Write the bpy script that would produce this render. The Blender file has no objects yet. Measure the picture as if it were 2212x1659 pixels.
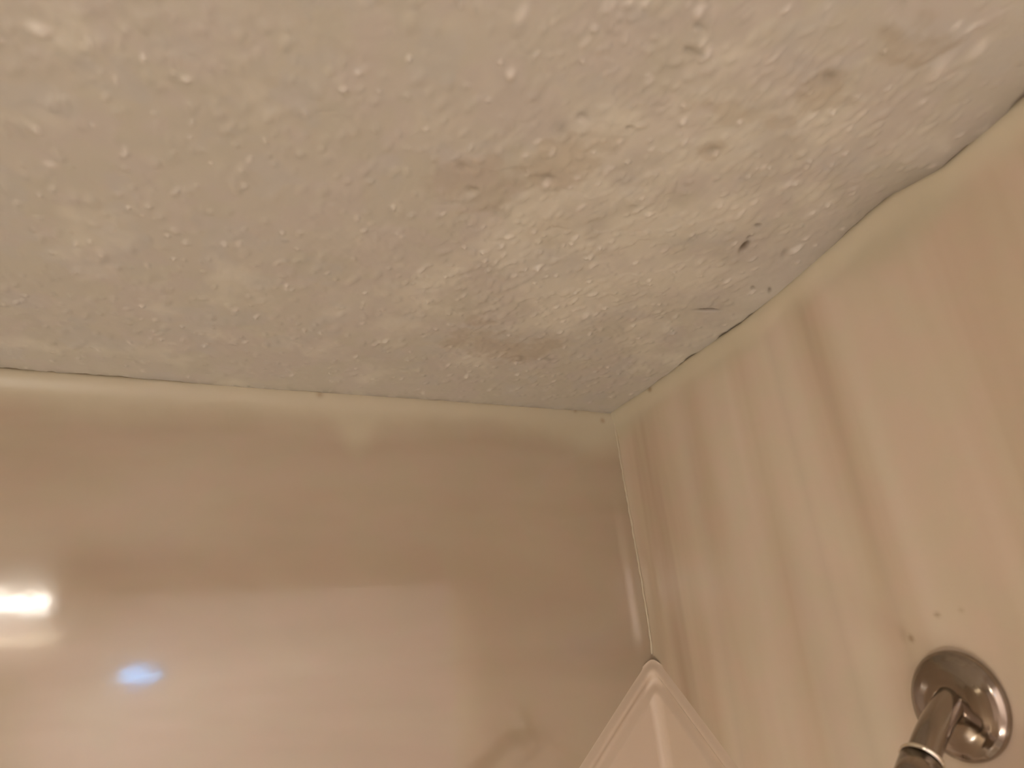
import bpy, bmesh, math
import numpy as np
from mathutils import Matrix, Vector

# World frame: X runs along the long tub wall away from the corner, Y runs out of the long wall
# along the shower-arm wall, Z is up. The room corner of the photograph is X = Y = 0, Z = H.
H = 2.40
scene = bpy.context.scene
PI = math.pi

# ------------------------------------------------------------------ camera
cd = bpy.data.cameras.new('camera')
cam = bpy.data.objects.new('camera', cd)
scene.collection.objects.link(cam)
L = (-0.9159, -0.0757, -0.3943)
R = (0.3896, -0.4055, -0.8269)
D = (0.0973, 0.9110, -0.4009)
right = Vector((L[0], R[0], -D[0])).normalized()
up = Vector((-L[1], -R[1], D[1])).normalized()
back = right.cross(up).normalized()
up = back.cross(right).normalized()
m = Matrix((right, up, back)).transposed().to_4x4()
m.translation = Vector((0.5180, 0.7911, H - 0.3532))
cam.matrix_world = m
cd.sensor_width = 36.0
cd.lens = 1660.0 / 2212.0 * 36.0
cd.clip_start = 0.01
cd.dof.use_dof = True
cd.dof.focus_distance = 0.78
cd.dof.aperture_fstop = 5.5
scene.camera = cam

# ------------------------------------------------------------------ world, exposure
w = bpy.data.worlds.new('world'); scene.world = w; w.use_nodes = True
w.node_tree.nodes['Background'].inputs[0].default_value = (0.9, 0.75, 0.6, 1)
w.node_tree.nodes['Background'].inputs[1].default_value = 0.02
vs = scene.view_settings
vs.view_transform = 'Standard'; vs.look = 'None'; vs.gamma = 1.0; vs.use_curve_mapping = False
vs.exposure = 0.0
scene.cycles.use_denoising = True
scene.cycles.max_bounces = 8
scene.cycles.diffuse_bounces = 5
scene.cycles.glossy_bounces = 4
scene.cycles.use_adaptive_sampling = True
scene.cycles.adaptive_threshold = 0.04

# lamp strengths (emission of the glass of each fixture)
E_BAR = 20.0
E_FILL_END = 92.0
E_FILL_GLOBE = 42.0
E_BLUE = 24.0
FILL_SPOT_W = 175.0
WARM = (1.0, 0.95, 0.86)

# ------------------------------------------------------------------ helpers
def link(o):
    scene.collection.objects.link(o); return o

def tag(o, label=None, cat=None, group=None, kind=None):
    if label: o['label'] = label
    if cat: o['category'] = cat
    if group: o['group'] = group
    if kind: o['kind'] = kind
    return o

def empty(name, loc):
    o = bpy.data.objects.new(name, None); link(o); o.location = loc
    o.empty_display_size = 0.05
    return o

def obj(name, bm, mat, parent=None, smooth=True, loc=None):
    me = bpy.data.meshes.new(name)
    bmesh.ops.recalc_face_normals(bm, faces=bm.faces[:])
    bm.to_mesh(me); bm.free()
    if smooth:
        me.polygons.foreach_set('use_smooth', [True] * len(me.polygons))
    me.materials.append(mat)
    o = bpy.data.objects.new(name, me); link(o)
    if parent: o.parent = parent
    if loc: o.location = loc
    return o

def bx(bm, x0, x1, y0, y1, z0, z1, bevel=0.0):
    r = bmesh.ops.create_cube(bm, size=1.0)
    vs_ = r['verts']
    for v in vs_:
        v.co = Vector(((x0 + x1) / 2 + v.co.x * (x1 - x0), (y0 + y1) / 2 + v.co.y * (y1 - y0), (z0 + z1) / 2 + v.co.z * (z1 - z0)))
    if bevel:
        es = list({e for v in vs_ for e in v.link_edges})
        bmesh.ops.bevel(bm, geom=es, offset=bevel, segments=3, affect='EDGES', profile=0.5)
    return bm

def lathe(bm, prof, origin, axis, n=64):
    """prof: (distance along the axis, radius)"""
    axis = Vector(axis).normalized()
    a = axis.orthogonal().normalized(); b = axis.cross(a)
    o = Vector(origin); rings = []
    for (t, r) in prof:
        if r < 1e-6:
            rings.append([bm.verts.new(o + axis * t)])
        else:
            rings.append([bm.verts.new(o + axis * t + (a * math.cos(2 * PI * k / n) + b * math.sin(2 * PI * k / n)) * r) for k in range(n)])
    for p, q in zip(rings, rings[1:]):
        for k in range(n):
            j = (k + 1) % n
            if len(p) == 1 and len(q) == 1: continue
            if len(p) == 1: bm.faces.new((p[0], q[k], q[j]))
            elif len(q) == 1: bm.faces.new((p[k], p[j], q[0]))
            else: bm.faces.new((p[k], p[j], q[j], q[k]))
    return bm

def tube(bm, pts, rad, n=32, caps=True):
    pts = [Vector(p) for p in pts]
    if not hasattr(rad, '__len__'): rad = [rad] * len(pts)
    t0 = (pts[1] - pts[0]).normalized(); a = t0.orthogonal().normalized(); rings = []
    for i, p in enumerate(pts):
        t = (pts[min(i + 1, len(pts) - 1)] - pts[max(i - 1, 0)]).normalized()
        a = (a - t * a.dot(t)).normalized(); b = t.cross(a)
        rings.append([bm.verts.new(p + (a * math.cos(2 * PI * k / n) + b * math.sin(2 * PI * k / n)) * rad[i]) for k in range(n)])
    for p, q in zip(rings, rings[1:]):
        for k in range(n):
            j = (k + 1) % n
            bm.faces.new((p[k], p[j], q[j], q[k]))
    if caps:
        bm.faces.new(rings[0][::-1]); bm.faces.new(rings[-1])
    return bm

def sstep(a, b, x):
    t = np.clip((x - a) / (b - a), 0, 1); return t * t * (3 - 2 * t)

def vnoise(x, y, scale, seed):
    """smooth value noise in 0..1 at world coordinates, feature size = scale metres"""
    rs = np.random.RandomState(seed)
    g = rs.rand(256, 256)
    u = x / scale + 91.3; v = y / scale + 47.7
    i = np.floor(u).astype(int); j = np.floor(v).astype(int)
    fu = u - i; fv = v - j
    fu = fu * fu * fu * (fu * (fu * 6 - 15) + 10); fv = fv * fv * fv * (fv * (fv * 6 - 15) + 10)
    i0 = i % 256; j0 = j % 256; i1 = (i + 1) % 256; j1 = (j + 1) % 256
    return (g[i0, j0] * (1 - fu) + g[i1, j0] * fu) * (1 - fv) + (g[i0, j1] * (1 - fu) + g[i1, j1] * fu) * fv

def fbm(x, y, scale, seed, octv=4):
    s = 0; a = 1; t = 0
    for k in range(octv):
        s = s + a * vnoise(x * (math.cos(k)) - y * math.sin(k), x * math.sin(k) + y * math.cos(k), scale / (2 ** k), seed + k); t += a; a *= 0.55
    return s / t

def axis_coords(lo, f0, f1, hi, step, coarse=0.06):
    out = []
    if f0 > lo: out += list(np.arange(lo, f0 - 1e-6, coarse))
    out += list(np.arange(f0, f1, step))
    if hi > f1: out += list(np.arange(f1, hi - 1e-6, coarse)) + [hi]
    return np.array(out)

def grid_object(name, P, mat, attrs=None, flip=False):
    """P: array (n, m, 3) of points; attrs: {name: (n, m) or (n, m, 3)}"""
    n, m_ = P.shape[:2]
    me = bpy.data.meshes.new(name)
    me.vertices.add(n * m_); me.vertices.foreach_set('co', P.reshape(-1).astype(np.float32))
    idx = np.arange(n * m_).reshape(n, m_)
    q = np.stack([idx[:-1, :-1], idx[1:, :-1], idx[1:, 1:], idx[:-1, 1:]], -1).reshape(-1, 4)
    if flip: q = q[:, ::-1]
    me.loops.add(q.size); me.loops.foreach_set('vertex_index', q.reshape(-1).astype(np.int32))
    me.polygons.add(len(q))
    me.polygons.foreach_set('loop_start', np.arange(0, q.size, 4, dtype=np.int32))
    me.polygons.foreach_set('use_smooth', np.ones(len(q), dtype=bool))
    me.update(calc_edges=True)
    for k, a in (attrs or {}).items():
        if a.ndim == 3:
            at = me.color_attributes.new(k, 'FLOAT_COLOR', 'POINT')
            c = np.ones((n * m_, 4), np.float32); c[:, :3] = a.reshape(-1, 3)
            at.data.foreach_set('color', c.reshape(-1))
        else:
            at = me.attributes.new(k, 'FLOAT', 'POINT')
            at.data.foreach_set('value', a.reshape(-1).astype(np.float32))
    me.materials.append(mat)
    return link(bpy.data.objects.new(name, me))

def srgb(r, g, b):
    f = lambda c: (c / 255 / 12.92) if c / 255 <= 0.04045 else ((c / 255 + 0.055) / 1.055) ** 2.4
    return np.array([f(r), f(g), f(b)])

# ------------------------------------------------------------------ materials
class Mat:
    def __init__(s, name):
        s.m = bpy.data.materials.new(name); s.m.use_nodes = True
        s.nt = s.m.node_tree; s.p = s.nt.nodes['Principled BSDF']
    def n(s, t, **kw):
        x = s.nt.nodes.new(t)
        for k, v in kw.items():
            if k.startswith('i_'): x.inputs[k[2:].replace('_', ' ')].default_value = v
            else: setattr(x, k, v)
        return x
    def l(s, a, b): s.nt.links.new(a, b)

def simple(name, col, rough=0.5, metal=0.0, bump=None, ior=1.5, coat=0.0):
    M = Mat(name); p = M.p
    p.inputs['Base Color'].default_value = (*col, 1)
    p.inputs['Roughness'].default_value = rough; p.inputs['Metallic'].default_value = metal
    p.inputs['IOR'].default_value = ior; p.inputs['Coat Weight'].default_value = coat
    tc = M.n('ShaderNodeTexCoord')
    nz = M.n('ShaderNodeTexNoise'); nz.inputs['Scale'].default_value = bump[0] if bump else 40; nz.inputs['Detail'].default_value = 5
    M.l(tc.outputs['Object'], nz.inputs['Vector'])
    mr = M.n('ShaderNodeMapRange'); mr.inputs['To Min'].default_value = max(0, rough - 0.03); mr.inputs['To Max'].default_value = rough + 0.03
    M.l(nz.outputs['Fac'], mr.inputs['Value']); M.l(mr.outputs['Result'], p.inputs['Roughness'])
    if bump:
        b = M.n('ShaderNodeBump'); b.inputs['Strength'].default_value = 1.0; b.inputs['Distance'].default_value = bump[1]
        M.l(nz.outputs['Fac'], b.inputs['Height']); M.l(b.outputs['Normal'], p.inputs['Normal'])
    return M.m

def emis(name, col, strength):
    M = Mat(name); p = M.p
    p.inputs['Base Color'].default_value = (*col, 1); p.inputs['Roughness'].default_value = 0.3
    p.inputs['Emission Color'].default_value = (*col, 1); p.inputs['Emission Strength'].default_value = strength
    return M.m

def ceiling_material():
    M = Mat('textured ceiling paint'); p = M.p
    a = M.n('ShaderNodeVertexColor', layer_name='paint')
    tc = M.n('ShaderNodeTexCoord')
    nz = M.n('ShaderNodeTexNoise'); nz.inputs['Scale'].default_value = 900; nz.inputs['Detail'].default_value = 2
    M.l(tc.outputs['Object'], nz.inputs['Vector'])
    mr = M.n('ShaderNodeMapRange'); mr.inputs['To Min'].default_value = 0.965; mr.inputs['To Max'].default_value = 1.035
    M.l(nz.outputs['Fac'], mr.inputs['Value'])
    mx = M.n('ShaderNodeVectorMath', operation='SCALE')
    M.l(a.outputs['Color'], mx.inputs[0]); M.l(mr.outputs['Result'], mx.inputs['Scale'])
    M.l(mx.outputs[0], p.inputs['Base Color'])
    p.inputs['Roughness'].default_value = 0.42
    p.inputs['Specular IOR Level'].default_value = 0.5
    return M.m

def gelcoat_material(name, vertical, rough):
    """glossy cultured-marble panel with faint veins; 'band' = aged ceiling paint lapped onto the top, 'dirt' = rust and grime"""
    M = Mat(name); p = M.p
    tc = M.n('ShaderNodeTexCoord')
    mp = M.n('ShaderNodeMapping')
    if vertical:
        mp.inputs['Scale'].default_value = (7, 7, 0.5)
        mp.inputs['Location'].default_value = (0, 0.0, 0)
    else:
        mp.inputs['Rotation'].default_value = (0, math.radians(32), 0)
        mp.inputs['Scale'].default_value = (1.2, 1, 5)
    M.l(tc.outputs['Object'], mp.inputs['Vector'])
    n1 = M.n('ShaderNodeTexNoise'); n1.inputs['Scale'].default_value = 1.6; n1.inputs['Detail'].default_value = 3; n1.inputs['Distortion'].default_value = 0.5
    M.l(mp.outputs[0], n1.inputs['Vector'])
    rp = M.n('ShaderNodeValToRGB')
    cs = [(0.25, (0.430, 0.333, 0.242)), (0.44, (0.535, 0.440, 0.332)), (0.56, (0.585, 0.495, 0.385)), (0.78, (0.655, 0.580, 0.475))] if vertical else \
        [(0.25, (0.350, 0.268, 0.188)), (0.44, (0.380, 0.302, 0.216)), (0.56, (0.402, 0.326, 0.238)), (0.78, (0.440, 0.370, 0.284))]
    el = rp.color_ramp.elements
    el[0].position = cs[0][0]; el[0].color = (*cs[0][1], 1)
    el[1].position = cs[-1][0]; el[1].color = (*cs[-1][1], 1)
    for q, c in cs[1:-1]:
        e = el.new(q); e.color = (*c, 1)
    M.l(n1.outputs['Fac'], rp.inputs['Fac'])
    # faint darker veins
    n2 = M.n('ShaderNodeTexNoise'); n2.inputs['Scale'].default_value = 1.1; n2.inputs['Detail'].default_value = 1; n2.inputs['Distortion'].default_value = 0.3
    M.l(mp.outputs[0], n2.inputs['Vector'])
    s1 = M.n('ShaderNodeMath', operation='SUBTRACT'); s1.inputs[1].default_value = 0.5
    s2 = M.n('ShaderNodeMath', operation='ABSOLUTE')
    s3 = M.n('ShaderNodeMapRange'); s3.inputs['From Max'].default_value = 0.045; s3.inputs['To Min'].default_value = 0.94 if vertical else 0.985; s3.inputs['To Max'].default_value = 1.0
    M.l(n2.outputs['Fac'], s1.inputs[0]); M.l(s1.outputs[0], s2.inputs[0]); M.l(s2.outputs[0], s3.inputs['Value'])
    v = M.n('ShaderNodeVectorMath', operation='SCALE')
    M.l(rp.outputs['Color'], v.inputs[0]); M.l(s3.outputs['Result'], v.inputs['Scale'])
    # patchy pink / green casts
    n3 = M.n('ShaderNodeTexNoise'); n3.inputs['Scale'].default_value = 26; n3.inputs['Detail'].default_value = 2
    M.l(tc.outputs['Object'], n3.inputs['Vector'])
    cast = M.n('ShaderNodeMix', data_type='RGBA')
    cast.inputs['A'].default_value = (1.012, 0.993, 1.003, 1); cast.inputs['B'].default_value = (0.988, 1.008, 0.992, 1)
    c3 = M.n('ShaderNodeMapRange'); c3.inputs['From Min'].default_value = 0.4; c3.inputs['From Max'].default_value = 0.6
    M.l(n3.outputs['Fac'], c3.inputs['Value']); M.l(c3.outputs['Result'], cast.inputs['Factor'])
    vm = M.n('ShaderNodeVectorMath', operation='MULTIPLY')
    M.l(v.outputs[0], vm.inputs[0]); M.l(cast.outputs['Result'], vm.inputs[1])
    ab = M.n('ShaderNodeAttribute', attribute_name='band')
    mb = M.n('ShaderNodeMix', data_type='RGBA'); mb.inputs['B'].default_value = (0.500, 0.455, 0.335, 1)
    M.l(ab.outputs['Fac'], mb.inputs['Factor']); M.l(vm.outputs[0], mb.inputs['A'])
    ad = M.n('ShaderNodeAttribute', attribute_name='dirt')
    md = M.n('ShaderNodeMix', data_type='RGBA'); md.inputs['B'].default_value = (0.20, 0.115, 0.045, 1)
    M.l(ad.outputs['Fac'], md.inputs['Factor']); M.l(mb.outputs['Result'], md.inputs['A'])
    M.l(md.outputs['Result'], p.inputs['Base Color'])
    rr = M.n('ShaderNodeMapRange'); rr.inputs['To Min'].default_value = rough; rr.inputs['To Max'].default_value = 0.26
    pw = M.n('ShaderNodeMath', operation='POWER'); pw.inputs[1].default_value = 1.0; M.l(ab.outputs['Fac'], pw.inputs[0]); M.l(pw.outputs[0], rr.inputs['Value']); M.l(rr.outputs['Result'], p.inputs['Roughness'])
    p.inputs['IOR'].default_value = 1.50 if vertical else 1.85
    # slow waviness of the moulded sheet
    n4 = M.n('ShaderNodeTexNoise'); n4.inputs['Scale'].default_value = 22; n4.inputs['Detail'].default_value = 3; n4.inputs['Roughness'].default_value = 0.45
    M.l(tc.outputs['Object'], n4.inputs['Vector'])
    b = M.n('ShaderNodeBump'); b.inputs['Strength'].default_value = 1.0; b.inputs['Distance'].default_value = 0.00018
    M.l(n4.outputs['Fac'], b.inputs['Height']); M.l(b.outputs['Normal'], p.inputs['Normal'])
    return M.m

CEIL = ceiling_material()
GEL_L = gelcoat_material('marbled gelcoat long wall', False, .08)
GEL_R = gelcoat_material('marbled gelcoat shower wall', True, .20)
CAULK = simple('aged caulk', (0.52, 0.46, 0.34), 0.35, bump=(180, 0.0003))
WHITE = simple('white wall paint', (0.97, 0.87, 0.87), 0.5, bump=(300, 0.0003))
TILE = simple('beige floor vinyl', (0.60, 0.56, 0.50), 0.4, bump=(60, 0.0005))
TUB = simple('glossy bathtub enamel', (0.78, 0.73, 0.66), 0.12)
UNIT = simple('pale moulded shelf plastic', (0.60, 0.50, 0.395), 0.22)
METAL = simple('worn dark chrome', (0.34, 0.29, 0.245), 0.13, 1.0)
METAL2 = simple('bright chrome rim', (0.85, 0.80, 0.70), 0.10, 1.0)
CHROME = simple('chrome plate', (0.8, 0.78, 0.75), 0.12, 1.0)
BARGLASS = emis('lit frosted bar glass', WARM, E_BAR)
FILLGLOBEGLASS = emis('lit frosted fill globe glass', WARM, E_FILL_GLOBE)
FILLENDGLASS = emis('lit frosted end fill glass', WARM, E_FILL_END)
HALOGLASS = emis('faint blue diffuser', (.45, .60, 1.0), 1.6)
TUBEGLASS = emis('lit slim tube glass', (1.0, .86, .62), 11.0)
BLUEGLASS = emis('lit blue led lens', (0.22, 0.60, 1.0), E_BLUE)
PLASTIC = simple('white plastic', (0.7, 0.68, 0.66), 0.4)

# ------------------------------------------------------------------ ceiling
def sag_right(y):     # how far the ceiling line dips (m) along the shower-arm wall
    return np.interp(y, [0, .09, .178, .264, .327, .383, .443, .465, .505, .568, .7], [.001, .006, .007, .011, .008, .003, -.003, -.003, .006, .0, .0])

def sag_left(x):
    return np.interp(x, [0, .1, .3, .38, .45, .56, .68, .8], [.001, .001, .0005, .001, .001, .0005, -.0005, 0])

def build_ceiling():
    xs = axis_coords(-1.0, -0.012, 0.70, 1.52, 0.00125); ys = axis_coords(-0.012, -0.012, 0.68, 1.20, 0.00125)
    X, Y = np.meshgrid(xs, ys, indexing='ij')
    rs = np.random.RandomState(11)
    h = np.zeros_like(X)        # relief, metres towards the floor
    # broad trowel waves and orange peel
    h += 0.0016 * (fbm(X, Y, 0.085, 3, 3) - .5) + 0.0015 * (fbm(X, Y, 0.017, 8, 3) - .5)
    def blob(cx, cy, r, a, ang=0.0, asp=1.0, p=2.0):
        k = 3.2 * r * max(asp, 1)
        i0, i1 = np.searchsorted(xs, [cx - k, cx + k]); j0, j1 = np.searchsorted(ys, [cy - k, cy + k])
        if i1 <= i0 or j1 <= j0: return None
        dx = X[i0:i1, j0:j1] - cx; dy = Y[i0:i1, j0:j1] - cy
        u = (dx * math.cos(ang) + dy * math.sin(ang)) / (r * asp); v = (-dx * math.sin(ang) + dy * math.cos(ang)) / r
        g = np.exp(-(u * u + v * v) ** (p / 2))
        return (slice(i0, i1), slice(j0, j1)), a * g
    # splatter bumps: density follows the texture of the real ceiling
    def dens(x, y):
        d = 0.45
        d += 1.0 * math.exp(-(((x - .25) / .075) ** 2 + ((y - .40) / .16) ** 2))
        d += 0.9 * math.exp(-(((x - .20) / .10) ** 2 + ((y - .50) / .06) ** 2))
        d += 0.5 * math.exp(-(((x - .55) / .09) ** 2 + ((y - .45) / .09) ** 2))
        d += 0.5 * math.exp(-(((x - .08) / .05) ** 2 + ((y - .50) / .12) ** 2))
        d += 0.35 * math.exp(-(((x - .16) / .05) ** 2 + ((y - .23) / .05) ** 2))
        return min(d, 1)
    n = 0
    while n < 2800:
        cx, cy = rs.rand() * 0.69, rs.rand() * 0.67
        if rs.rand() > dens(cx, cy): continue
        n += 1
        r = rs.uniform(.0016, .0042); a = rs.uniform(.0003, .0011)
        g = blob(cx, cy, r, a, rs.uniform(1.25, 1.95), rs.uniform(1, 2.2), 2.6)
        if g: h[g[0]] = np.maximum(h[g[0]], h[g[0]] * 0.6 + g[1])
    grains = []
    for _ in range(560):        # tiny raised crumbs
        cx, cy = rs.rand() * 0.69, rs.rand() * 0.67
        if rs.rand() > dens(cx, cy) ** 1.2: continue
        r, a, an, asp = rs.uniform(.0011, .0021), rs.uniform(.0008, .0018), rs.uniform(1.25, 1.95), rs.uniform(1, 2.6)
        g = blob(cx, cy, r, a, an, asp, 3)
        if g: h[g[0]] += g[1]
        grains.append((cx, cy, r * 1.2, an, asp, rs.uniform(.3, 1.0)))
    # flaked paint layers: thin steps along noise contours, in the worn diagonal belt
    belt = np.exp(-((X - .23) / .12) ** 2 - ((Y - .36) / .26) ** 2)
    f = fbm(X, Y, 0.045, 41, 4)
    layer = sstep(.50, .525, f) * sstep(.15, .5, belt)
    h += 0.0004 * layer
    # dents and gouges (position x, y, radius, depth, angle, stretch)
    dark = np.zeros_like(X)
    gouges = [(.083, .370, .0032, .0035, 1.25, 2.7, 1.0), (.088, .384, .0018, .0020, 1.5, 2.2, .6), (.093, .400, .0018, .0018, .2, 2.0, .55),
              (.049, .270, .0019, .0030, 2.85, 5.5, 1.0), (.015, .321, .0016, .0020, .9, 3, .6), (.032, .318, .0015, .0014, .7, 2.6, .4),
              (.187, .465, .0045, .0020, 0, 1.1, .28), (.351, .399, .004, .0012, .5, 1.2, .22), (.336, .378, .004, .0012, .4, 1.2, .18),
              (.288, .405, .0042, .0016, .6, 1.3, .28), (.157, .132, .004, .0010, .4, 1.6, .35), (.187, .128, .003, .0012, 1.0, 2, .3),
              (.30, .452, .006, .0010, .9, 1.8, .2), (.262, .552, .0022, .0014, .3, 1.8, .3), (.255, .535, .0026, .0012, .3, 2.4, .3),
              (.292, .467, .003, .0016, .4, 1.6, .25), (.155, .545, .004, .0014, .6, 1.6, .2), (.258, .468, .0018, .0018, .2, 1.3, .4),
              (.040, .372, .003, .0012, 1.0, 2.6, .25)]
    for cx, cy, r, dp, an, asp, dk in gouges:
        g = blob(cx, cy, r, 1.0, an, asp, 2.6)
        if g: h[g[0]] -= dp * g[1]; dark[g[0]] = np.maximum(dark[g[0]], dk * g[1])
    bumps = [(.035, .380, .0032, .0030, 1.0, 2.8), (.028, .312, .0022, .0018, .8, 2.2), (.151, .246, .0024, .0020, 0, 1), (.162, .228, .003, .0016, .5, 2.2),
             (.605, .327, .004, .0012, 0, 1), (.528, .426, .0032, .0014, 0, 1), (.599, .438, .0045, .0016, 0, 1.2), (.362, .527, .004, .0018, .6, 1.8),
             (.352, .486, .003, .0016, .3, 1.5), (.286, .398, .0032, .0020, .4, 1.7), (.297, .43, .0025, .0014, .4, 1.6), (.268, .560, .0032, .0022, .3, 1.5),
             (.245, .536, .0032, .0022, .3, 1.8), (.079, .592, .005, .0016, .2, 2), (.090, .572, .005, .0018, .2, 2), (.225, .483, .0026, .0018, .3, 1.4),
             (.30, .555, .0028, .0016, .4, 1.5), (.250, .425, .003, .0012, .4, 2.0), (.20, .31, .0026, .0014, .4, 2.0), (.288, .33, .0024, .0016, .4, 1.3),
             (.27, .342, .0022, .0014, .5, 1.8), (.37, .31, .0028, .0012, .4, 1.2), (.117, .425, .003, .0014, .4, 1.6), (.105, .450, .003, .0012, .4, 2)]
    for cx, cy, r, a, an, asp in bumps:
        an = 1.2 + an * .5
        r *= .85
        g = blob(cx, cy, r, a, an, asp, 2.6)
        if g: h[g[0]] += g[1]
        grains.append((cx, cy, r * 1.1, an, asp, .95))
    # calm, trowelled margins next to the walls
    calm = sstep(.0, .06, Y) * sstep(.0, .035, X)
    h *= 0.35 + 0.65 * calm
    grain = np.zeros_like(X)
    for cx, cy, r, an, asp, k in grains:
        g = blob(cx, cy, r, k, an, asp, 2.4)
        if g: grain[g[0]] = np.maximum(grain[g[0]], g[1])
    # sagging line on the shower wall, cracked joints with both walls
    dn = h + sag_right(Y) * np.exp(-np.clip(X, 0, 1) / .028) + sag_left(X) * np.exp(-np.clip(Y, 0, 1) / .03)
    wr = .0010 + .0030 * np.clip(vnoise(Y, Y * 0, .031, 5) - .25, 0, 1) * (1 + 1.4 * sstep(.33, .40, Y)) + .0012 * np.clip(vnoise(Y, Y * 0, .006, 6), 0, 1)
    wl = .0004 + .0014 * np.clip(vnoise(X, X * 0, .028, 15) - .35, 0, 1) + .0008 * vnoise(X, X * 0, .006, 16)
    wl = wl * (1 + 1.6 * sstep(.48, .60, X))
    cr = 1 - sstep(wr, wr * 2.2 + .0008, X); cl = 1 - sstep(wl, wl * 2.2 + .0008, Y)
    crack = np.maximum(cr, cl)
    inn = (X > -.02) & (Y < .70)
    dn = np.where(inn, dn - .0022 * crack, dn)
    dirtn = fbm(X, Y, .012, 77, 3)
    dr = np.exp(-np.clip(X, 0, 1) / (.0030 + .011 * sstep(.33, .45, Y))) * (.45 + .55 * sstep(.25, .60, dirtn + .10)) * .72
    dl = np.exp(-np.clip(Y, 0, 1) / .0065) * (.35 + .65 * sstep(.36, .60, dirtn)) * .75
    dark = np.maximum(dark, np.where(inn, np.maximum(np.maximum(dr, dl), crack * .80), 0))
    for cx, cy, r, k in [(.0, .095, .0035, .95), (.004, .0, .004, .8), (.058, .0, .0035, .8), (.045, .0, .003, .6), (.085, .001, .003, .55), (.302, .001, .003, .55), (.377, .001, .0035, .7), (.448, .002, .0032, .6), (.452, .006, .0022, .5), (.0, .383, .004, .6), (.001, .455, .006, .5), (.002, .50, .004, .6)]:
        g = blob(cx, cy, r, k, 0, 1.0, 2.5)
        if g: dark[g[0]] = np.maximum(dark[g[0]], g[1])
    # paint colours: warm beige mottled with pinkish and greenish tones, stained brown and patched pale
    base = np.array([.615, .585, .500]); pink = np.array([.615, .572, .512]); green = np.array([.600, .578, .475]); grey = np.array([.585, .575, .530])
    a = sstep(.42, .60, fbm(X, Y, .028, 51, 3))[..., None]; b = sstep(.50, .66, fbm(X, Y, .040, 61, 3))[..., None]; c = sstep(.58, .72, fbm(X, Y, .034, 71, 3))[..., None]
    a, b, c = a * .6, b * .6, c * .8
    col = base * (1 - a) + pink * a
    col = col * (1 - b) + green * b
    col = col * (1 - .55 * c) + grey * .55 * c
    pale = sstep(.40, .68, .75 * fbm(X, Y, .05, 43, 4) + .30 * np.exp(-((X - .18) / .13) ** 2 - ((Y - .33) / .16) ** 2))[..., None]
    col = col * (1 - .55 * pale) + np.array([.815, .79, .665]) * .55 * pale
    gr = np.exp(-((X - .03) / .045) ** 2 - ((Y - .36) / .085) ** 2)[..., None]
    col = col * (1 - .6 * gr) + np.array([.565, .535, .485]) * .6 * gr
    stain = np.zeros_like(X)
    for cx, cy, rx, ry, k in [(.22, .150, .055, .030, .75), (.34, .385, .035, .030, .6), (.295, .42, .028, .035, .75), (.27, .452, .02, .012, .5), (.15, .535, .030, .020, .75), (.125, .585, .030, .016, .7), (.26, .196, .014, .010, .6), (.19, .50, .05, .012, .5), (.187, .465, .012, .01, .6), (.26, .345, .02, .02, .3)]:
        q = ((X - cx) / rx) ** 2 + ((Y - cy) / ry) ** 2 + 1.6 * (fbm(X, Y, .02, 91, 4) - .5) * 2
        stain = np.maximum(stain, k * (1 - sstep(.35, 1.25, q)))
    stain = stain[..., None]
    col = col * (1 - .60 * stain) + np.array([.47, .40, .29]) * .60 * stain
    # crumbs and layer edges keep cleaner, paler paint
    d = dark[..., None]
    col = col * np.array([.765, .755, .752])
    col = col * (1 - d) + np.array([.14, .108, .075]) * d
    gg = grain[..., None] * .50
    col = col * (1 - gg) + np.array([.70, .66, .60]) * gg
    outer = sstep(.70, .76, Y)[..., None]      # ceiling outside the tub darkened to dim its reflection in the wall
    col = col * (1 - outer) + np.array([.27, .22, .16]) * outer
    P = np.stack([X, Y, H - dn], -1)
    o = grid_object('ceiling', P, CEIL, {'paint': col})
    tag(o, 'beige textured bathroom ceiling with flaking paint, stains and cracked edges', 'ceiling', kind='structure')
    return o
build_ceiling()

# ------------------------------------------------------------------ the two panelled walls of the photograph
def top_band(u, dn, seed, width):
    """mask of the ceiling paint lapped onto the wall: ragged soft lower edge"""
    e = width + .030 * (fbm(u, u * 0 + .3, .085, seed, 3) - .5) + .010 * (fbm(u, dn, .012, seed + 9, 3) - .5)
    return e

def build_wall_left():
    xs = axis_coords(0.0, 0.0, 0.70, 1.52, 0.0020); ds = axis_coords(-0.012, -0.012, 0.46, 2.40, 0.0020)
    U, Dn = np.meshgrid(xs, ds, indexing='ij')
    e = .034 + .020 * (fbm(U, U * 0 + .3, .085, 5, 3) - .5) + .012 * np.exp(-((U - .03) / .05) ** 2) * 1.6 + .026 * np.exp(-((U - .335) / .022) ** 2) + .004 * (fbm(U, Dn, .014, 19, 3) - .5)
    band = .85 * (1 - sstep(e - .024, e + .022, Dn))
    jit = .0015 * (fbm(U, U * 0, .02, 29, 3) - .5)
    hh = .0030 * np.exp(-(np.clip(Dn + jit, 0, 1) / .016) ** 2)
    # raised vertical flange of the panel next to the corner
    hh += .0030 * (1 - sstep(.010, .024, U)) * sstep(.08, .20, Dn) * (1 - sstep(.27, .30, Dn))
    hh = hh - .004 * (1 - sstep(-.006, -.001, Dn))
    dirt = np.zeros_like(U)
    for cx, cd_, r, k in [(.019, .012, .003, .5), (.058, .001, .003, .35), (.377, .003, .004, .4)]:
        dirt = np.maximum(dirt, k * np.exp(-((U - cx) ** 2 + (Dn - cd_) ** 2) / r ** 2))
    P = np.stack([U, np.where(Dn > 2.39, 0, hh), H - Dn], -1)
    o = grid_object('wall_left', P, GEL_L, {'band': band, 'dirt': dirt}, flip=True)
    tag(o, 'glossy beige marbled shower panel wall left of the corner', 'wall', kind='structure')
    return o

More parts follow.
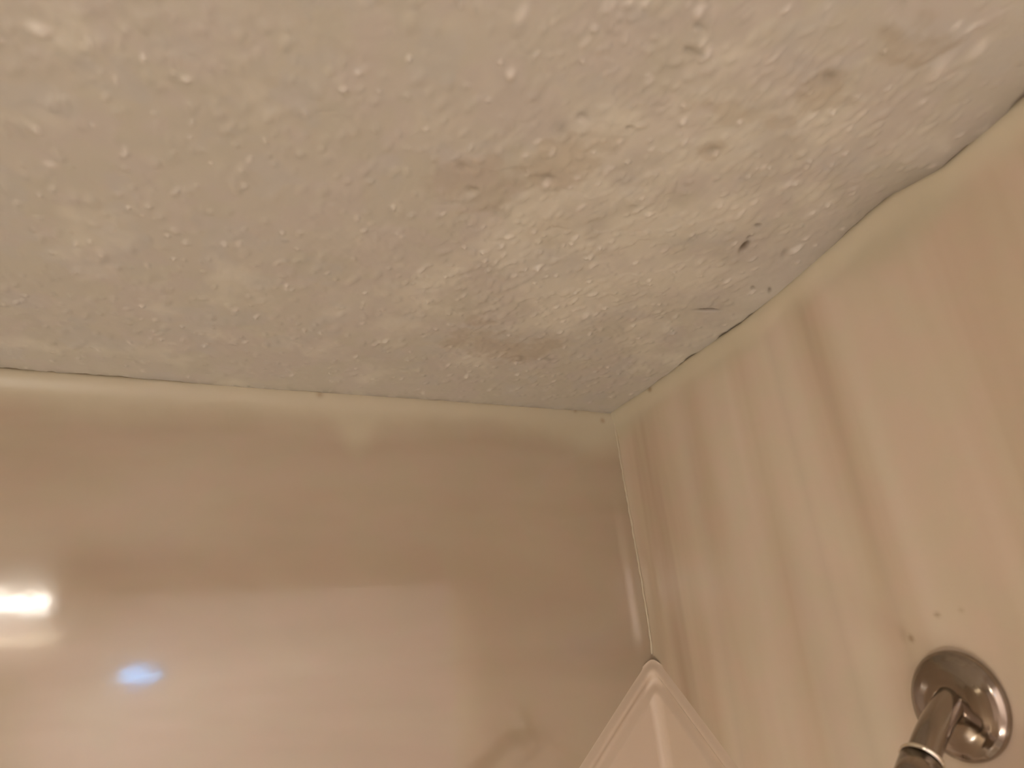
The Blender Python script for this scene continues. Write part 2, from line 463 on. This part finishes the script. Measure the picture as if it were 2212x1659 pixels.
def build_wall_right():
    ys = axis_coords(0.0, 0.0, 0.62, 0.70, 0.0020, .04); ds = axis_coords(-0.014, -0.014, 0.50, 2.40, 0.0020)
    V, Dn = np.meshgrid(ys, ds, indexing='ij')
    s = sag_right(V); q = Dn - s
    e = .022 + .018 * (fbm(V, V * 0 + .7, .07, 35, 3) - .5) + .022 * np.exp(-((V - .44) / .05) ** 2) + .016 * np.exp(-((V - .0) / .04) ** 2) + .004 * (fbm(V, Dn, .014, 39, 3) - .5)
    band = .85 * (1 - sstep(e - .018, e + .018, q))
    jit = .002 * (fbm(V, V * 0, .02, 49, 3) - .5)
    hh = .0060 * np.exp(-(np.clip(q + jit, 0, 1) / .013) ** 2)
    hh = hh - .004 * (1 - sstep(-.006, -.001, q))
    dirt = np.zeros_like(V)
    for cy, cd_, rx, ry, k in [(.380, .312, .0028, .0020, .5), (.400, .312, .0022, .0018, .28), (.352, .325, .0024, .0030, .55), (.346, .322, .004, .006, .15), (.095, .008, .004, .003, .6)]:
        dirt = np.maximum(dirt, k * np.exp(-(((V - cy) / rx) ** 2 + ((Dn - cd_) / ry) ** 2) ** 1.3))
    P = np.stack([np.where(Dn > 2.39, 0, hh), V, H - Dn], -1)
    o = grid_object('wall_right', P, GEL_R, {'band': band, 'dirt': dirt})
    tag(o, 'glossy beige marbled shower panel wall carrying the shower arm', 'wall', kind='structure')
    return o
build_wall_left(); build_wall_right()

# thin caulk bead in the vertical corner above the moulded unit
bm = bmesh.new()
pts = []; rad = []
for k in range(60):
    t = k / 59; dn = .010 + t * .288
    pts.append((.0010 + .0002 * math.sin(k * 1.3), .0008 + .0030 * min(1, max(0, (dn - .08) / .12)) * min(1, max(0, (.300 - dn) / .03)) + .0002 * math.cos(k * .9), H - dn)); rad.append(.0012 + .0003 * math.sin(k * 2.1))
tube(bm, pts, rad, 12)
tag(obj('trim_1', bm, CAULK), 'thin cream caulk bead down the wall corner', 'trim', kind='structure')

# ------------------------------------------------------------------ moulded corner shelf unit with a pointed top
def corner_unit():
    root = empty('corner_shelf_unit', (0, 0, H - 1.80))
    tag(root, 'moulded beige corner shelf unit with pointed top in the shower corner below the ceiling', 'shower shelf')
    rc = .020                     # radius of the inside corner
    na = 540; half = .215
    us = np.linspace(-half, half, na)
    ss = np.concatenate([np.linspace(0, .045, 46), np.linspace(.047, .18, 40), np.linspace(.19, 1.47, 60)])   # distance below the pointed edge
    n, m_ = len(us), len(ss)
    P = np.zeros((n, m_, 3))
    arc = rc * PI / 2
    for i, u in enumerate(us):
        au = abs(u)
        # along-wall position and inward normal of the two walls with a rounded corner between them
        if au < arc / 2:
            th = au / rc               # 0 at the bisector
            # the arc centre is at (rc, rc)
            ang = PI * 1.25 + (th if u > 0 else -th) * -1.0
            px, py = rc + rc * math.cos(ang), rc + rc * math.sin(ang); nx, ny = -math.cos(ang), -math.sin(ang)
            wpos = au
        else:
            q = rc + (au - arc / 2)
            if u < 0: px, py, nx, ny = q, 0.0, 0, 1
            else: px, py, nx, ny = 0.0, q, 1, 0
            wpos = au
        top = .304 + (math.sqrt(wpos * wpos + .006 ** 2) - .006) * (1.02 if u > 0 else .96)
        for j, s in enumerate(ss):
            dn = top + s
            d = s * .70                # perpendicular distance from the diagonal edge
            # rounded raised bead, shallow groove, raised inner field
            ease = lambda d0, d1: 0.5 - 0.5 * math.cos(min(max((d - d0) / (d1 - d0), 0), 1) * PI)
            hgt = .0065 * ease(0, .009) - .0045 * ease(.009, .0155) + .0065 * ease(.0165, .0265)
            if dn > 1.795: dn = 1.795
            edge = min(1.0, (half - au) / .008); hgt = hgt * math.sqrt(max(0, 1 - (1 - edge) ** 2)) - .0005
            if j == 0: hgt = -.0005
            P[i, j] = (px + nx * hgt, py + ny * hgt, H - dn)
    P[..., 2] -= root.location[2]
    o = grid_object('panel', P, UNIT)
    o.parent = root
    for zs, nm in ((H - .78, 'shelf'), (H - 1.12, 'shelf')):
        b = bmesh.new(); top = []; bot = []
        ring = [(0.004, 0.004)] + [(.165 * math.cos(a) if a < PI / 2 - 1e-6 else .004, .165 * math.sin(a) if a > 1e-6 else .004) for a in np.linspace(0, PI / 2, 20)]
        for (x, y) in ring:
            top.append(b.verts.new((x, y, zs - root.location[2]))); bot.append(b.verts.new((x * .97 + .0001, y * .97 + .0001, zs - .022 - root.location[2])))
        b.faces.new(top); b.faces.new(bot[::-1])
        for k in range(len(ring)):
            j = (k + 1) % len(ring); b.faces.new((top[k], bot[k], bot[j], top[j]))
        bmesh.ops.bevel(b, geom=[e for e in b.edges if abs(e.verts[0].co.z - e.verts[1].co.z) < 1e-6], offset=.004, segments=2, affect='EDGES')
        obj(nm, b, TUB, root, smooth=True)
corner_unit()

# ------------------------------------------------------------------ shower arm with its head
def shower_fixture():
    FY, FZ = .3775, H - .3730
    root = empty('shower_fixture', (0, FY, FZ))
    tag(root, 'dark chrome shower arm and head bending down out of a round wall flange', 'shower')
    b = bmesh.new()
    prof = [(.0000, .0355), (.0010, .0364), (.0030, .0367), (.0060, .0361), (.0090, .0335), (.0117, .0295), (.0137, .0240), (.0152, .0180), (.0158, .0140), (.0158, .0108), (.0120, .0104)]
    pr = []
    for q in np.linspace(0, len(prof) - 1, 48):
        i = int(min(q, len(prof) - 2)); f = q - i
        pr.append((prof[i][0] * (1 - f) + prof[i + 1][0] * f, prof[i][1] * (1 - f) + prof[i + 1][1] * f))
    lathe(b, pr, (0, 0, 0), (1, 0, 0), 96)
    obj('flange', b, METAL, root)
    b = bmesh.new(); pts = []
    p = Vector((-.006, .0010, .0115)); a = math.radians(24); pts.append(p.copy())
    for k in range(38):
        if 8 < k < 34: a += math.radians(16) / 25
        p = p + Vector((math.cos(a), .085, -math.sin(a))) * .0022
        pts.append(p.copy())
    tube(b, pts, .0102, 40)
    obj('arm', b, METAL, root)
    p = pts[35]; ax = (pts[36] - pts[35]).normalized()
    b = bmesh.new()
    lathe(b, [(.0025, .0108), (.0026, .0129), (.020, .0130), (.030, .0128), (.034, .0150), (.045, .0175), (.058, .0150), (.064, .0125)], p, ax, 64)
    c = obj('collar', b, METAL, root)
    b = bmesh.new()
    lathe(b, [(-.0002, .0108), (-.0006, .0118), (.0000, .0132), (.0012, .0138), (.0022, .0138), (.0030, .0130)], p, ax, 64)
    obj('rim', b, METAL2, c)['label'] = 'bright chrome rim'
    b = bmesh.new()
    q = p + ax * .050; ax2 = Vector((.34, .03, -.94))
    lathe(b, [(.000, .0001), (.000, .0120), (.022, .013), (.050, .030), (.070, .042), (.080, .044), (.086, .042), (.086, .0001)], q, ax2, 64)
    obj('spray_head', b, METAL, root)
shower_fixture()

# ------------------------------------------------------------------ rest of the bathroom (behind and beside the viewer)
def quad(name, pts, mat, label):
    b = bmesh.new(); b.faces.new([b.verts.new(p) for p in pts])
    return tag(obj(name, b, mat, smooth=False), label, name.split('_')[0], kind='structure')
b = bmesh.new(); bx(b, -1.0, -.004, .60, .70, 0, H)
tag(obj('wall_wing', b, WHITE, smooth=False), 'white painted end of the wall that carries the shower arm', 'wall', kind='structure')
quad('wall_rear', [(-1, 1.2, 0), (1.52, 1.2, 0), (1.52, 1.2, H), (-1, 1.2, H)], WHITE, 'white painted bathroom wall opposite the tub')
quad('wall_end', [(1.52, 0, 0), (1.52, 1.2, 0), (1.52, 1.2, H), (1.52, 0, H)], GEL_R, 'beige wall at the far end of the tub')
quad('wall_side', [(-1, .6, 0), (-1, 1.2, 0), (-1, 1.2, H), (-1, .6, H)], WHITE, 'white painted side wall beyond the shower')
quad('floor', [(-1, 0, 0), (1.52, 0, 0), (1.52, 1.2, 0), (-1, 1.2, 0)], TILE, 'beige bathroom floor')

def bathtub():
    b = bmesh.new()
    x0, x1, y0, y1 = .01, 1.51, .01, .70
    def ring(dx, z, rr):
        out = []
        for (cx, cy, a0) in ((x1 - dx - rr, y1 - dx - rr, 0), (x0 + dx + rr, y1 - dx - rr, 90), (x0 + dx + rr, y0 + dx + rr, 180), (x1 - dx - rr, y0 + dx + rr, 270)):
            for k in range(9):
                a = math.radians(a0 + k * 90 / 8); out.append(b.verts.new((cx + rr * math.cos(a), cy + rr * math.sin(a), z)))
        return out
    rings = [ring(0, 0.0, .01), ring(0, .44, .01), ring(.006, .45, .01), ring(.06, .45, .09), ring(.075, .44, .10), ring(.11, .20, .12), ring(.15, .10, .13), ring(.20, .085, .12)]
    for p, q in zip(rings, rings[1:]):
        for k in range(len(p)):
            j = (k + 1) % len(p); b.faces.new((p[k], p[j], q[j], q[k]))
    b.faces.new(rings[-1])
    tag(obj('bathtub', b, TUB), 'beige bathtub below the shower arm', 'bathtub')
bathtub()

def bar_light():
    r = empty('bar_light', (.91, 1.19, H - .021))
    tag(r, 'warm white bar lamp whose reflection glows at the left edge of the glossy wall', 'wall light')
    b = bmesh.new(); bx(b, -.18, .18, -.012, .0095, -.019, .019, .004); obj('backplate', b, CHROME, r)
    b = bmesh.new(); bx(b, -.165, .165, -.045, -.012, -.015, .015, .007); obj('lamp_glass', b, BARGLASS, r)
    b = bmesh.new(); tube(b, [(-.19, -.020, -.073), (.19, -.020, -.073)], .0028, 16); obj('lower_tube', b, TUBEGLASS, r)
bar_light()

def fill_globe(x, y, z, ax, label, rad, glass):
    r = empty('fill_globe', (x, y, z))
    tag(r, label, 'wall light')
    b = bmesh.new(); lathe(b, [(0, .0001), (0, .045), (.012, .045), (.016, .02), (.045, .02)], (0, 0, 0), ax, 32); obj('socket', b, CHROME, r)
    b = bmesh.new(); bmesh.ops.create_uvsphere(b, u_segments=32, v_segments=16, radius=rad, matrix=Matrix.Translation(Vector(ax) * (.045 + rad * .9))); obj('globe', b, glass, r)
fill_globe(.60, 1.195, H - 1.40, (0, -1, 0), 'added unseen globe lamp low on the wall opposite the tub', .06, FILLGLOBEGLASS)  # added lamp, placed to fit the brightness of ceiling and walls
fill_globe(1.515, .32, H - 1.20, (-1, 0, 0), 'added unseen globe lamp on the end wall beyond the tub', .06, FILLENDGLASS)  # added lamp, placed to brighten the rear wall and the shower wall

def added_spot():  # added lamp: brightens the rear wall so its pale reflection shows
    P = Vector((1.44, .42, H - .085)); aim = (Vector((-.02, 1.2, H - .46)) - P).normalized()
    r = empty('fill_spot', P)
    tag(r, 'added unseen ceiling spotlight turned towards the white wall opposite the tub', 'fill_spot')
    b = bmesh.new(); lathe(b, [(0, .0001), (0, .045), (.010, .045), (.014, .010), (.050, .010)], Vector((0, 0, .085)), (0, 0, -1), 40); obj('mount', b, CHROME, r)
    b = bmesh.new(); lathe(b, [(-.055, .0001), (-.055, .024), (-.050, .028), (.030, .034), (.030, .031), (-.020, .026), (-.020, .0001)], (0, 0, 0), aim, 40); obj('shade', b, CHROME, r)
    b = bmesh.new(); bmesh.ops.create_uvsphere(b, u_segments=24, v_segments=12, radius=.018, matrix=Matrix.Translation(aim * .0)); obj('bulb', b, TUBEGLASS, r)
    ld = bpy.data.lights.new('fill_spot_beam', 'SPOT'); ld.energy = FILL_SPOT_W; ld.color = WARM; ld.spot_size = math.radians(54); ld.spot_blend = 1.0; ld.shadow_soft_size = .02
    lo = bpy.data.objects.new('fill_spot_beam', ld); link(lo); lo.location = P + aim * .034
    lo.rotation_euler = aim.to_track_quat('-Z', 'Y').to_euler()
added_spot()

def blue_light():
    r = empty('led_light', (.555, 1.197, H - .180))
    tag(r, 'small lens-shaped blue light mirrored in the glossy left wall', 'led light')
    b = bmesh.new(); lathe(b, [(0, .0001), (0, .040), (.004, .040), (.0055, .034)], (0, 0, 0), (0, -1, 0), 48)
    for v in b.verts: v.co.z *= .62
    obj('housing', b, PLASTIC, r)
    b = bmesh.new(); lathe(b, [(.0055, .0001), (.0055, .034), (.0065, .034), (.0070, .030), (.0072, .0001)], (0, 0, 0), (0, -1, 0), 48)
    for v in b.verts: v.co.z *= .60
    obj('halo', b, HALOGLASS, r)  # glowing disc added to draw the soft blue halo around the lens
    b = bmesh.new(); bmesh.ops.create_uvsphere(b, u_segments=32, v_segments=16, radius=1.0)
    for v in b.verts:
        w_ = max(0.0, 1 - abs(v.co.x)) ** .5
        v.co = Vector((v.co.x * .042, v.co.y * .004 - .009, v.co.z * .0034))
    obj('lens', b, BLUEGLASS, r)
blue_light()
